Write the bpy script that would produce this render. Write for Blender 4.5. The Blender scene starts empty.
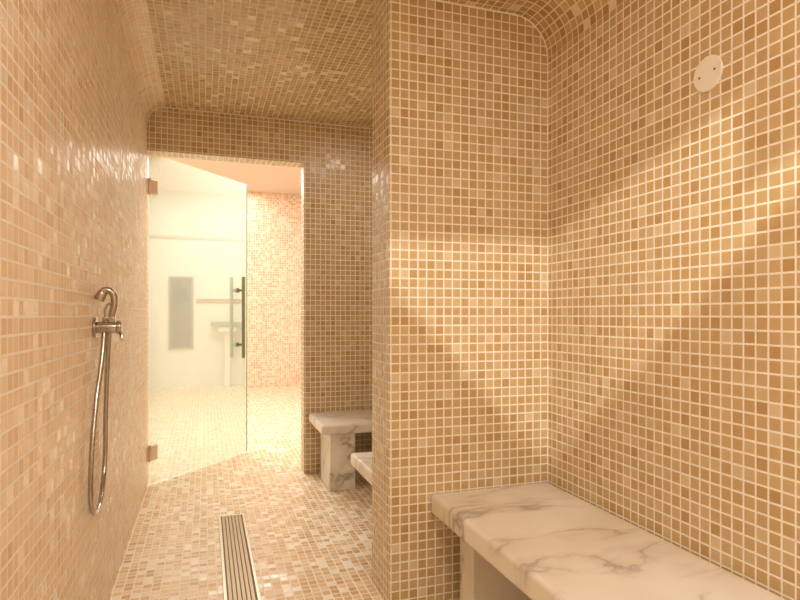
import bpy, bmesh, math, random
from mathutils import Vector
S=bpy.context.scene
try:
    S.view_settings.view_transform='Standard'
    S.view_settings.look='None'
except Exception: pass
def lin(c):
    return tuple(((v/255)/12.92 if v/255<=0.04045 else ((v/255+0.055)/1.055)**2.4) for v in c)+(1,)
# ---------------------------------------------------------------- materials
def newmat(n):
    m=bpy.data.materials.new(n); m.use_nodes=True
    return m,m.node_tree.nodes,m.node_tree.links,m.node_tree.nodes['Principled BSDF']
def simple(n,col,rough=.5,metal=0):
    m,N,L,b=newmat(n)
    b.inputs['Base Color'].default_value=lin(col); b.inputs['Roughness'].default_value=rough; b.inputs['Metallic'].default_value=metal
    t=N.new('ShaderNodeTexNoise'); t.inputs['Scale'].default_value=40
    mr=N.new('ShaderNodeMapRange'); mr.inputs[3].default_value=max(0,rough-.05); mr.inputs[4].default_value=rough+.05
    L.new(t.outputs[0],mr.inputs[0]); L.new(mr.outputs[0],b.inputs['Roughness'])
    return m
def tiles(n,cols,grout,pitch=.034,gw=.15,rough=(.2,.4),jit=.05,pearl=.03,pearlcol=(246,226,196)):
    m,N,L,b=newmat(n)
    def math_(op,a=None,c=None,v1=None):
        x=N.new('ShaderNodeMath'); x.operation=op
        if a is not None: L.new(a,x.inputs[0])
        if c is not None: L.new(c,x.inputs[1])
        if v1 is not None: x.inputs[1].default_value=v1
        return x.outputs[0]
    def vm(op,a,bv=None,bl=None):
        x=N.new('ShaderNodeVectorMath'); x.operation=op; L.new(a,x.inputs[0])
        if bv is not None: x.inputs[1].default_value=bv
        if bl is not None: L.new(bl,x.inputs[1])
        return x.outputs[0]
    uv=N.new('ShaderNodeUVMap').outputs[0]
    s=N.new('ShaderNodeVectorMath'); s.operation='SCALE'; L.new(uv,s.inputs[0]); s.inputs['Scale'].default_value=1/pitch
    cell=vm('FLOOR',s.outputs[0]); fr=vm('FRACTION',s.outputs[0])
    off=vm('ADD',cell,(17.3,5.7,2.1))
    wn=N.new('ShaderNodeTexWhiteNoise'); wn.noise_dimensions='3D'; L.new(off,wn.inputs[0])
    off2=vm('ADD',cell,(117.3,45.7,9.1))
    wn2=N.new('ShaderNodeTexWhiteNoise'); wn2.noise_dimensions='3D'; L.new(off2,wn2.inputs[0])
    r=N.new('ShaderNodeValToRGB'); r.color_ramp.interpolation='CONSTANT'
    el=r.color_ramp.elements
    tot=sum(w for _,w in cols); acc=0
    for i,(c,w) in enumerate(cols):
        if i==0: e=el[0]
        elif i==1: e=el[1]; e.position=acc
        else: e=el.new(acc)
        e.position=acc; e.color=lin(c); acc+=w/tot
    L.new(wn.outputs['Value'],r.inputs[0])
    c=vm('SUBTRACT',fr,(.5,.5,.5)); c=vm('ABSOLUTE',c)
    sp=N.new('ShaderNodeSeparateXYZ'); L.new(c,sp.inputs[0])
    mx=math_('MAXIMUM',sp.outputs[0],sp.outputs[1])
    mk=N.new('ShaderNodeMapRange'); L.new(mx,mk.inputs[0]); mk.inputs[1].default_value=.5-gw/2-.015; mk.inputs[2].default_value=.5-gw/2+.015
    mask=mk.outputs[0]
    pr=math_('LESS_THAN',wn2.outputs['Value'],v1=pearl)
    mixp=N.new('ShaderNodeMix'); mixp.data_type='RGBA'; L.new(pr,mixp.inputs[0]); L.new(r.outputs[0],mixp.inputs[6]); mixp.inputs[7].default_value=lin(pearlcol)
    mix=N.new('ShaderNodeMix'); mix.data_type='RGBA'; L.new(mask,mix.inputs[0]); L.new(mixp.outputs[2],mix.inputs[6]); mix.inputs[7].default_value=lin(grout)
    L.new(mix.outputs[2],b.inputs['Base Color'])
    rr=N.new('ShaderNodeMapRange'); L.new(wn2.outputs['Value'],rr.inputs[0]); rr.inputs[3].default_value=rough[0]; rr.inputs[4].default_value=rough[1]
    rm=N.new('ShaderNodeMix'); rm.data_type='FLOAT'; L.new(mask,rm.inputs[0]); L.new(rr.outputs[0],rm.inputs[2]); rm.inputs[3].default_value=.75
    L.new(rm.outputs[0],b.inputs['Roughness'])
    b.inputs['Specular IOR Level'].default_value=.55
    g=N.new('ShaderNodeNewGeometry')
    d=vm('SUBTRACT',wn2.outputs['Color'],(.5,.5,.5))
    ds=N.new('ShaderNodeVectorMath'); ds.operation='SCALE'; L.new(d,ds.inputs[0]); ds.inputs['Scale'].default_value=jit
    ad=vm('ADD',g.outputs['Normal'],bl=ds.outputs[0]); nn=vm('NORMALIZE',ad)
    bp=N.new('ShaderNodeBump'); bp.inputs['Strength'].default_value=.3; bp.inputs['Distance'].default_value=.002; bp.invert=True
    L.new(mask,bp.inputs['Height']); L.new(nn,bp.inputs['Normal'])
    L.new(bp.outputs[0],b.inputs['Normal'])
    return m
WALLC=[((212,184,138),3),((208,178,130),3.5),((204,172,122),3),((197,161,110),1.1),((215,190,146),2)]
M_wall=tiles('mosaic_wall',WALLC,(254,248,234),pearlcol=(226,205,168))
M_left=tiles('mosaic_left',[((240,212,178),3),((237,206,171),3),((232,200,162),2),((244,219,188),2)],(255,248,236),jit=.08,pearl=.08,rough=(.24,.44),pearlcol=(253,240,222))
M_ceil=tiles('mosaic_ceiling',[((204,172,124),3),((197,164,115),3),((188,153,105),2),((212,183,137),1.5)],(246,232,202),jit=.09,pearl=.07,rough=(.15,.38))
M_floor=tiles('mosaic_floor',[((233,202,165),3),((226,193,153),3),((214,178,136),2),((241,216,184),2)],(250,238,214),jit=.12,pearl=.16,rough=(.1,.3),pearlcol=(255,244,228))
M_hall=tiles('mosaic_hall',[((238,206,174),3),((231,197,163),3),((220,182,146),2.4),((246,224,200),2.5)],(252,240,226),jit=.08,pearl=.12)
M_plaster=simple('white_plaster',(238,235,226),.8)
M_ceilplaster=simple('warm_plaster',(244,226,208),.8)
M_grout=simple('grout_line',(255,249,236),.7)
M_steel=simple('brushed_steel',(200,188,172),.3,1)
M_chrome=simple('shower_chrome',(190,184,176),.22,1)
M_dark=simple('drain_dark',(110,90,68),.6)
M_bar=simple('drain_bar',(176,152,120),.4,.5)
M_copper=simple('hinge_metal',(222,206,192),.3,.9)
M_plate=simple('plate_plastic',(252,246,232),.35)
M_screw=simple('screw',(150,130,105),.4,.6)
M_handle=simple('handle_metal',(144,156,126),.3,.6)
def marble():
    m,N,L,b=newmat('marble')
    tc=N.new('ShaderNodeTexCoord')
    mp=N.new('ShaderNodeMapping'); mp.inputs['Rotation'].default_value=(0,0,.9); mp.inputs['Scale'].default_value=(1.2,3.2,1.5); L.new(tc.outputs['Object'],mp.inputs[0])
    n1=N.new('ShaderNodeTexNoise'); n1.inputs['Scale'].default_value=1.5; n1.inputs['Detail'].default_value=8; n1.inputs['Distortion'].default_value=.45; L.new(mp.outputs[0],n1.inputs['Vector'])
    s=N.new('ShaderNodeMath'); s.operation='SUBTRACT'; L.new(n1.outputs[0],s.inputs[0]); s.inputs[1].default_value=.5
    a=N.new('ShaderNodeMath'); a.operation='ABSOLUTE'; L.new(s.outputs[0],a.inputs[0])
    r=N.new('ShaderNodeValToRGB'); e=r.color_ramp.elements
    e[0].position=0; e[0].color=lin((172,160,150)); e[1].position=.016; e[1].color=lin((232,224,214))
    x=e.new(.06); x.color=lin((250,246,238))
    x=e.new(.006); x.color=lin((196,184,174))
    L.new(a.outputs[0],r.inputs[0])
    n3=N.new('ShaderNodeTexNoise'); n3.inputs['Scale'].default_value=3; L.new(tc.outputs['Object'],n3.inputs['Vector'])
    r3=N.new('ShaderNodeMapRange'); r3.inputs[1].default_value=.4; r3.inputs[2].default_value=.6; L.new(n3.outputs[0],r3.inputs[0])
    mv=N.new('ShaderNodeMix'); mv.data_type='RGBA'; L.new(r3.outputs[0],mv.inputs[0]); mv.inputs[6].default_value=lin((250,246,238)); L.new(r.outputs[0],mv.inputs[7])
    n2=N.new('ShaderNodeTexNoise'); n2.inputs['Scale'].default_value=2.2; n2.inputs['Detail'].default_value=3; L.new(tc.outputs['Object'],n2.inputs['Vector'])
    r2=N.new('ShaderNodeValToRGB'); r2.color_ramp.elements[0].position=.35; r2.color_ramp.elements[0].color=lin((242,236,228)); r2.color_ramp.elements[1].position=.6; r2.color_ramp.elements[1].color=(1,1,1,1)
    L.new(n2.outputs[0],r2.inputs[0])
    mx=N.new('ShaderNodeMix'); mx.data_type='RGBA'; mx.blend_type='MULTIPLY'; mx.inputs[0].default_value=1
    L.new(mv.outputs[2],mx.inputs[6]); L.new(r2.outputs[0],mx.inputs[7]); L.new(mx.outputs[2],b.inputs['Base Color'])
    b.inputs['Roughness'].default_value=.3
    return m
M_marble=marble()
def glass():
    m=bpy.data.materials.new('door_glass'); m.use_nodes=True; N=m.node_tree.nodes; L=m.node_tree.links; N.clear()
    o=N.new('ShaderNodeOutputMaterial'); t=N.new('ShaderNodeBsdfTransparent'); t.inputs[0].default_value=(.93,.97,.945,1)
    d=N.new('ShaderNodeBsdfTranslucent'); d.inputs[0].default_value=(.84,.95,.89,1)
    df=N.new('ShaderNodeBsdfDiffuse'); df.inputs[0].default_value=(.84,.95,.89,1)
    gl=N.new('ShaderNodeBsdfGlossy'); gl.inputs['Roughness'].default_value=.04
    f=N.new('ShaderNodeLayerWeight'); f.inputs[0].default_value=.5
    pw=N.new('ShaderNodeMath'); pw.operation='POWER'; L.new(f.outputs['Facing'],pw.inputs[0]); pw.inputs[1].default_value=4
    fm=N.new('ShaderNodeMath'); fm.operation='MULTIPLY_ADD'; L.new(pw.outputs[0],fm.inputs[0]); fm.inputs[1].default_value=.6; fm.inputs[2].default_value=.05
    m0=N.new('ShaderNodeMixShader'); m0.inputs[0].default_value=.3; L.new(d.outputs[0],m0.inputs[1]); L.new(df.outputs[0],m0.inputs[2])
    m1=N.new('ShaderNodeMixShader'); m1.inputs[0].default_value=.27; L.new(t.outputs[0],m1.inputs[1]); L.new(m0.outputs[0],m1.inputs[2])
    m2=N.new('ShaderNodeMixShader'); L.new(fm.outputs[0],m2.inputs[0]); L.new(m1.outputs[0],m2.inputs[1]); L.new(gl.outputs[0],m2.inputs[2])
    L.new(m2.outputs[0],o.inputs[0]); return m
M_glass=glass()
M_glassedge=simple('glass_edge',(180,214,190),.2)
# ---------------------------------------------------------------- mesh helpers
class Sheet:
    def __init__(s,name,mat): s.n=name; s.m=mat; s.bm=bmesh.new(); s.uv=s.bm.loops.layers.uv.new('UVMap'); s.mats=[mat]
    def quad(s,pts,uvs=None,smooth=False,mat=None):
        vs=[s.bm.verts.new(p) for p in pts]; f=s.bm.faces.new(vs); f.smooth=smooth
        if mat is not None:
            if mat not in s.mats: s.mats.append(mat)
            f.material_index=s.mats.index(mat)
        f.normal_update(); n=f.normal
        for i,l in enumerate(f.loops):
            if uvs: l[s.uv].uv=uvs[i]
            else:
                p=pts[i]
                if abs(n.x)>.7: l[s.uv].uv=(p[1]+20,p[2]+20)
                elif abs(n.y)>.7: l[s.uv].uv=(p[0]+40,p[2]+20)
                else: l[s.uv].uv=(p[0]+60,p[1]+20)
    def sweep(s,prof,y0,y1,v0=0,flip=False,smooth=True):
        acc=v0
        for a,b in zip(prof[:-1],prof[1:]):
            d=math.hypot(b[0]-a[0],b[1]-a[1])
            pts=[(a[0],y0,a[1]),(a[0],y1,a[1]),(b[0],y1,b[1]),(b[0],y0,b[1])]
            uv=[(y0+20,acc+20),(y1+20,acc+20),(y1+20,acc+d+20),(y0+20,acc+d+20)]
            if flip: pts.reverse(); uv.reverse()
            s.quad(pts,uv,smooth and d<.05); acc+=d
    def done(s):
        bmesh.ops.remove_doubles(s.bm,verts=s.bm.verts,dist=1e-5)
        me=bpy.data.meshes.new(s.n); s.bm.to_mesh(me); s.bm.free()
        for m in s.mats: me.materials.append(m)
        o=bpy.data.objects.new(s.n,me); S.collection.objects.link(o); return o
def empty(n,loc=(0,0,0)):
    e=bpy.data.objects.new(n,None); e.location=loc; e.empty_display_size=.1; S.collection.objects.link(e); return e
def par(o,p):
    o.parent=p; o.location=Vector(o.location)-Vector(p.location); return o
def box(n,lo,hi,mat,bev=0,seg=3,parent=None):
    c=[(a+b)/2 for a,b in zip(lo,hi)]; h=[(b-a)/2 for a,b in zip(lo,hi)]
    bm=bmesh.new(); bmesh.ops.create_cube(bm,size=2)
    for v in bm.verts: v.co=Vector((v.co.x*h[0],v.co.y*h[1],v.co.z*h[2]))
    if bev: bmesh.ops.bevel(bm,geom=list(bm.edges),offset=bev,segments=seg,affect='EDGES',profile=.5)
    me=bpy.data.meshes.new(n); bm.to_mesh(me); bm.free(); me.materials.append(mat)
    if bev:
        for f in me.polygons: f.use_smooth=True
    o=bpy.data.objects.new(n,me); o.location=c; S.collection.objects.link(o)
    if bev:
        w=o.modifiers.new('wn','WEIGHTED_NORMAL'); w.keep_sharp=False
    if parent: par(o,parent)
    return o
def cyl(n,a,b,r,mat,parent=None,bev=0,r2=None,seg=32):
    a=Vector(a); b=Vector(b); d=b-a; bm=bmesh.new()
    bmesh.ops.create_cone(bm,cap_ends=True,segments=seg,radius1=r,radius2=r if r2 is None else r2,depth=d.length)
    if bev:
        es=[e for e in bm.edges if abs(e.verts[0].co.z-e.verts[1].co.z)<1e-6]
        bmesh.ops.bevel(bm,geom=es,offset=bev,segments=3,affect='EDGES',profile=.5)
    me=bpy.data.meshes.new(n); bm.to_mesh(me); bm.free(); me.materials.append(mat)
    for f in me.polygons: f.use_smooth = len(f.vertices)<=4
    o=bpy.data.objects.new(n,me); o.location=(a+b)/2; o.rotation_mode='QUATERNION'
    o.rotation_quaternion=d.to_track_quat('Z','Y'); S.collection.objects.link(o)
    if parent: par(o,parent)
    return o
def tube(n,pts,r,mat,parent=None,radii=None,poly=False):
    cu=bpy.data.curves.new(n,'CURVE'); cu.dimensions='3D'; cu.bevel_depth=r; cu.bevel_resolution=5; cu.use_fill_caps=True; cu.resolution_u=16
    if poly:
        sp=cu.splines.new('POLY'); sp.points.add(len(pts)-1)
        for i,p in enumerate(pts): sp.points[i].co=(p[0],p[1],p[2],1)
    else:
        sp=cu.splines.new('BEZIER'); sp.bezier_points.add(len(pts)-1)
        for i,p in enumerate(pts):
            b=sp.bezier_points[i]; b.co=p; b.handle_left_type=b.handle_right_type='AUTO'
            if radii: b.radius=radii[i]
    cu.materials.append(mat)
    o=bpy.data.objects.new(n,cu); S.collection.objects.link(o)
    if parent: par(o,parent)
    return o
# ---------------------------------------------------------------- dimensions
XL=-.336; XR=1.275; XP=.624; YB=3.875; YB2=4.0; YP0=1.992; YP1=2.22; YF=-1.3
ZC=2.33; ZA=2.205; ZD=2.056; R=.11; RA=.15
def arc(cx,cz,r,a0,a1,n=12): return [(cx+r*math.cos(math.radians(a0+(a1-a0)*i/n)),cz+r*math.sin(math.radians(a0+(a1-a0)*i/n))) for i in range(n+1)]
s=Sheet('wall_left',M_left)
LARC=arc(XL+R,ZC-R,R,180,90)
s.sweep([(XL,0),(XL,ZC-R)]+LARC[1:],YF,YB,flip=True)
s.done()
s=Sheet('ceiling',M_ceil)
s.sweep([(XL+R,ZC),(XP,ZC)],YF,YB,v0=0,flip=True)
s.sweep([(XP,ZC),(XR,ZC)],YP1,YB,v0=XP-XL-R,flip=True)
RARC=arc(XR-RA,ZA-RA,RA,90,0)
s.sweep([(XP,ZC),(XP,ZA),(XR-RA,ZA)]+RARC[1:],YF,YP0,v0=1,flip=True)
s.done()
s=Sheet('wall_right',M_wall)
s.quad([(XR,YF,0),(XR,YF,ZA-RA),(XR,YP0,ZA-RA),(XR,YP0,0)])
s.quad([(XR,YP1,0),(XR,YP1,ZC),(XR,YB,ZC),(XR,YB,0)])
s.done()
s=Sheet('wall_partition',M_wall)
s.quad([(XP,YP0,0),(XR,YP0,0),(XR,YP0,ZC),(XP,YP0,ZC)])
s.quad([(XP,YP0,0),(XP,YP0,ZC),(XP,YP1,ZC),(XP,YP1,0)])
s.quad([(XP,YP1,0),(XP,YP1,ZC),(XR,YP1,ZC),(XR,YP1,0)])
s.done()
s=Sheet('wall_front',M_wall)
s.quad([(XL,YF,0),(XL,YF,ZC),(XR,YF,ZC),(XR,YF,0)])
s.done()
XJ=.6216
HX0=-2.2; HX1=2.6; HY=9.1; HZ=2.85
s=Sheet('wall_back',M_wall)
s.quad([(XL,YB,ZD),(XJ,YB,ZD),(XJ,YB,ZC),(XL,YB,ZC)])
s.quad([(XJ,YB,0),(XR,YB,0),(XR,YB,ZC),(XJ,YB,ZC)])
s.quad([(XJ,YB,0),(XJ,YB,ZD),(XJ,YB2,ZD),(XJ,YB2,0)])
s.quad([(XL,YB,0),(XL,YB2,0),(XL,YB2,ZD),(XL,YB,ZD)],mat=M_left)
s.quad([(XL,YB,ZD),(XL,YB2,ZD),(XJ,YB2,ZD),(XJ,YB,ZD)])
s.quad([(XL,YB2,ZD),(XL,YB2,HZ),(XJ,YB2,HZ),(XJ,YB2,ZD)],mat=M_hall)
s.quad([(XJ,YB2,0),(XJ,YB2,HZ),(HX1,YB2,HZ),(HX1,YB2,0)],mat=M_hall)
s.quad([(HX0,YB2,0),(HX0,YB2,HZ),(XL,YB2,HZ),(XL,YB2,0)],mat=M_hall)
s.done()
s=Sheet('floor',M_floor)
s.quad([(XL,YF,0),(XR,YF,0),(XR,YB,0),(XL,YB,0)])
s.quad([(XL,YB,0),(XJ,YB,0),(XJ,YB2,0),(XL,YB2,0)])
s.quad([(HX0,YB2,0),(HX1,YB2,0),(HX1,HY,0),(HX0,HY,0)])
s.done()
s=Sheet('wall_hall_back',M_plaster)
s.quad([(HX0,HY,0),(.55,HY,0),(.55,HY,HZ),(HX0,HY,HZ)])
s.quad([(.55,HY-.35,0),(HX1,HY-.35,0),(HX1,HY-.35,HZ),(.55,HY-.35,HZ)],mat=M_hall)
s.quad([(.55,HY-.35,0),(.55,HY-.35,HZ),(.55,HY,HZ),(.55,HY,0)],mat=M_hall)
s.done()
s=Sheet('wall_hall_left',M_plaster); s.quad([(HX0,YB2,0),(HX0,YB2,HZ),(HX0,HY,HZ),(HX0,HY,0)]); s.done()
s=Sheet('wall_hall_right',M_hall); s.quad([(HX1,YB2,0),(HX1,YB2,HZ),(HX1,HY,HZ),(HX1,HY,0)]); s.done()
s=Sheet('ceiling_hall',M_ceilplaster); s.quad([(HX0,YB2,HZ),(HX1,YB2,HZ),(HX1,HY,HZ),(HX0,HY,HZ)]); s.done()
# grout trims where surfaces meet
tube('trim_2',[(XP+.004,YP0,ZA)]+[(a,YP0,b) for a,b in RARC],.0035,M_grout,poly=True)
tube('trim_3',[(XR,YP0,ZA-RA),(XR,YP0,.4)],.003,M_grout,poly=True)
tube('trim_4',[(a,YB,b) for a,b in LARC]+[(XR,YB,ZC)],.004,M_grout,poly=True)
p=empty('wall_niche_panel',(-.33,HY-.02,1.08))
box('frame',(-.50,HY-.03,.55),(-.16,HY,1.61),simple('panel_frame',(150,144,130),.5),.004,parent=p)
box('inset',(-.47,HY-.036,.58),(-.19,HY-.028,1.58),simple('panel_inset',(86,80,68),.5),parent=p)
box('screen',(-.42,HY-.045,1.25),(-.24,HY-.034,1.45),simple('panel_screen',(40,38,34),.3),.003,parent=p)
box('trim_1',(-.12,HY-.012,1.22),(.55,HY,1.29),simple('beige_trim',(176,140,96),.5))
box('trim_5',(-1.4,HY-.02,2.16),(.55,HY,2.2),simple('pale_trim',(206,196,180),.5))
p=empty('washbasin_counter',(.3,HY-.2,.85))
box('top',(.08,HY-.4,.90),(.52,HY-.002,.95),simple('counter_top',(120,134,104),.3),.005,parent=p)
box('bowl',(.18,HY-.34,.80),(.44,HY-.06,.90),M_plaster,.04,parent=p)
box('leg',(.27,HY-.2,0),(.35,HY-.1,.80),M_plaster,.01,parent=p)
# ---------------------------------------------------------------- glass door
D0=Vector((XL+.012,YB+.02,0)); dv=Vector((.632,.728,0)).normalized(); nv=Vector((dv.y,-dv.x,0)); W=.955
p=empty('glass_door',D0)
def dbox(n,s0,s1,t0,t1,z0,z1,mat,bev=0):
    o=box(n,(s0,t0,z0),(s1,t1,z1),mat,bev)
    c=Vector(o.location); o.location=D0+dv*c.x+nv*c.y*-1+Vector((0,0,c.z)); o.rotation_euler=(0,0,math.atan2(dv.y,dv.x))
    par(o,p); return o
dbox('pane',0,W,-.005,.005,.012,ZD-.01,M_glass)
dbox('pane_edge',W,W+.003,-.005,.005,.012,ZD-.01,M_glassedge)
for i,z in enumerate((.2,1.84)):
    dbox('hinge_%d'%(i+1),-.004,.055,-.014,.014,z-.045,z+.045,M_copper,.004)
    o=box('hinge_plate_%d'%(i+1),(XL,YB-.012,z-.045),(XL+.008,YB+.045,z+.045),M_copper,.002); par(o,p)
    cyl('hinge_pin_%d'%(i+1),(XL+.014,YB+.016,z-.05),(XL+.014,YB+.016,z+.05),.009,M_copper,p,.002)
hs=.845
for sd,nm in ((1,'in'),(-1,'out')):
    b=D0+dv*hs+nv*sd*.055
    cyl('handle_bar_'+nm,b+Vector((0,0,.73)),b+Vector((0,0,1.335)),.013,M_handle,p,.003)
for i,z in enumerate((.83,1.235)):
    c=D0+dv*hs+Vector((0,0,z))
    cyl('handle_mount_%d'%(i+1),c-nv*.055,c+nv*.055,.01,M_handle,p)
    cyl('handle_washer_%d'%(i+1),c-nv*.012,c+nv*.012,.018,M_handle,p)
# ---------------------------------------------------------------- benches
ZS=.40
def bench(x0,x1,y0,y1,legs,th=.06):
    p=empty('marble_bench',((x0+x1)/2,(y0+y1)/2,ZS/2))
    box('seat',(x0,y0,ZS-th),(x1,y1,ZS),M_marble,.016,4,p)
    for i,l in enumerate(legs): box('leg_%d'%(i+1),(l[0],l[2],0.0),(l[1],l[3],ZS-th),M_marble,.006,3,p)
bench(.779,XR-.004,-1.1,YP0-.003,[(.86,1.24,1.80,1.91),(.86,1.24,.3,.41),(.86,1.24,-.95,-.84)],.075)
bench(.65,XR-.004,3.40,YB-.003,[(.705,.86,3.43,3.72),(1.1,1.24,3.43,3.72)])
bench(.65,XR-.004,YP1+.003,2.70,[(.74,.9,2.3,2.6),(1.1,1.24,2.3,2.6)])
# ---------------------------------------------------------------- drain
p=empty('linear_floor_drain',(.131,2.5,0))
a,b_,c,d=.066,.196,1.95,3.18
box('frame_1',(a,c,0),(a+.012,d,.006),M_steel,.001,parent=p)
box('frame_2',(b_-.012,c,0),(b_,d,.006),M_steel,.001,parent=p)
box('frame_3',(a+.012,d-.012,0),(b_-.012,d,.006),M_steel,.001,parent=p)
box('frame_4',(a+.012,c,0),(b_-.012,c+.012,.006),M_steel,.001,parent=p)
box('channel',(a+.012,c+.012,0),(b_-.012,d-.012,.0015),M_dark,parent=p)
for i in range(6):
    x=a+.018+i*.0162
    box('bar_%d'%(i+1),(x,c+.012,.0015),(x+.0115,d-.012,.004),M_bar,parent=p)
# ---------------------------------------------------------------- shower
p=empty('hand_shower',(-.30,2.08,1.0)); y=2.08
cyl('wall_flange',(XL,y,1.01),(XL+.008,y,1.01),.032,M_chrome,p,.003)
cyl('mixer_body',(XL+.006,y,1.01),(-.268,y,1.01),.019,M_chrome,p,.004)
cyl('mixer_cap',(-.270,y,1.01),(-.255,y,1.01),.022,M_chrome,p,.004)
tube('lever',[(-.262,y,1.0),(-.255,y-.02,.985),(-.25,y-.055,.975)],.005,M_chrome,p)
box('cradle',(-.312,y-.005,1.02),(-.276,y+.035,1.045),M_chrome,.004,parent=p)
cyl('cradle_arm',(-.30,y,1.01),(-.30,y,1.035),.009,M_chrome,p)
hy=y+.018
tube('handset_grip',[(-.292,hy,1.0),(-.287,hy,1.05),(-.280,hy,1.095),(-.288,hy,1.124),(-.306,hy,1.130),(-.320,hy,1.118)],.0105,M_chrome,p,[.8,1,1,1,1.1,1.2])
cyl('handset_head',(-.312,hy,1.126),(-.326,hy,1.098),.014,M_chrome,p,.003,r2=.018)
tube('handset_trigger',[(-.284,hy,1.09),(-.301,hy,1.08),(-.306,hy,1.05),(-.294,hy,1.03)],.004,M_chrome,p)
tube('hose',[(-.306,y,1.0),(-.308,y-.02,.93),(-.318,1.985,.75),(-.322,1.94,.56),(-.322,1.955,.47),(-.32,2.03,.437),(-.322,2.14,.47),(-.322,2.20,.56),(-.316,2.175,.72),(-.304,2.125,.88),(-.294,hy,1.01)],.0075,M_chrome,p)
# ---------------------------------------------------------------- round cover plate
p=empty('round_cover_plate',(XR,1.22,1.693))
cyl('disc',(XR,1.22,1.693),(XR-.006,1.22,1.693),.047,M_plate,p,.002,seg=64)
cyl('screw_1',(XR-.005,1.245,1.69),(XR-.0075,1.245,1.69),.003,M_screw,p)
cyl('screw_2',(XR-.005,1.195,1.696),(XR-.0075,1.195,1.696),.003,M_screw,p)
# ---------------------------------------------------------------- unseen spot and gobo behind the viewpoint, added to cast the light wedge
LP=Vector((-.2,-.6,2.02))
p=empty('wedge_gobo_rig',LP)
M_rig=simple('gobo_rig_dark',(60,55,50),.5)
P=[Vector(q) for q in [(.60,YP0,1.32),(.60,YP0,1.19),(XR,YP0,.45),(XR,.78,1.50),(XR,1.12,1.36),(XR,1.12,1.6),(XR,YP0,1.34)]]  # outline of the wanted light wedge on partition and right wall
cen=Vector((1.1,1.7,1.1)); nd=(cen-LP).normalized()
Q=[(q-LP)*(.22/((q-LP).dot(nd))) for q in P]
qc=((Q[2]+Q[6]+Q[4])/3)
O=[qc+(q-qc).normalized()*.24 for q in Q]
bm=bmesh.new(); vi=[bm.verts.new(q) for q in Q]; vo=[bm.verts.new(q) for q in O]
k=len(Q)
for i in range(k): bm.faces.new((vi[i],vi[(i+1)%k],vo[(i+1)%k],vo[i]))  # unseen blocking plate, its hole cut to shape the wedge
me=bpy.data.meshes.new('gobo_plate'); bm.to_mesh(me); bm.free(); me.materials.append(M_rig)
o=bpy.data.objects.new('gobo_plate',me); o.location=LP; S.collection.objects.link(o); par(o,p)
cyl('gobo_rig_body',LP-nd*.12,LP-nd*.02,.04,M_rig,p,.005)
cyl('gobo_rig_stem',LP-nd*.07,Vector((LP.x-nd.x*.07,LP.y-nd.y*.07,ZC-.005)),.012,M_rig,p)
l=bpy.data.lights.new('gobo_rig_spot','SPOT'); l.energy=120; l.color=(1,.93,.82); l.shadow_soft_size=.0028; l.spot_size=math.radians(64); l.spot_blend=.1  # added spot, lights only the wedge through the plate
o=bpy.data.objects.new('gobo_rig_spot',l); o.location=LP; S.collection.objects.link(o)
o.rotation_euler=nd.to_track_quat('-Z','Y').to_euler(); par(o,p)
# ---------------------------------------------------------------- lights
def area(n,loc,size,pw,col,rot=(0,0,0),sy=None):
    l=bpy.data.lights.new(n,'AREA'); l.energy=pw; l.color=col; l.size=size
    if sy: l.shape='RECTANGLE'; l.size_y=sy
    o=bpy.data.objects.new(n,l); o.location=loc; o.rotation_euler=rot; S.collection.objects.link(o); return o
warm=(1,.92,.815)
area('lamp_corridor',(.15,.1,ZC-.03),.4,19,warm)
area('lamp_alcove',(.85,-.6,ZA-.03),.3,11,warm)
area('lamp_corridor_far',(.95,3.0,ZC-.03),.25,4,warm)
area('lamp_hall_1',(.1,5.3,HZ-.03),1.4,96,(1,.955,.905))
area('lamp_hall_2',(0,7.8,HZ-.03),1.6,32,(1,.965,.925))
w=bpy.data.worlds.new('w'); S.world=w; w.use_nodes=True
w.node_tree.nodes['Background'].inputs[0].default_value=(1,.9,.8,1); w.node_tree.nodes['Background'].inputs[1].default_value=.3
cam=bpy.data.cameras.new('camera'); cam.sensor_width=36; cam.lens=36*585/800; cam.shift_y=15/800; cam.clip_start=.02
co=bpy.data.objects.new('camera',cam); co.location=(0,0,1.05); co.rotation_euler=(math.radians(90),0,-math.atan(195/585)); S.collection.objects.link(co); S.camera=co
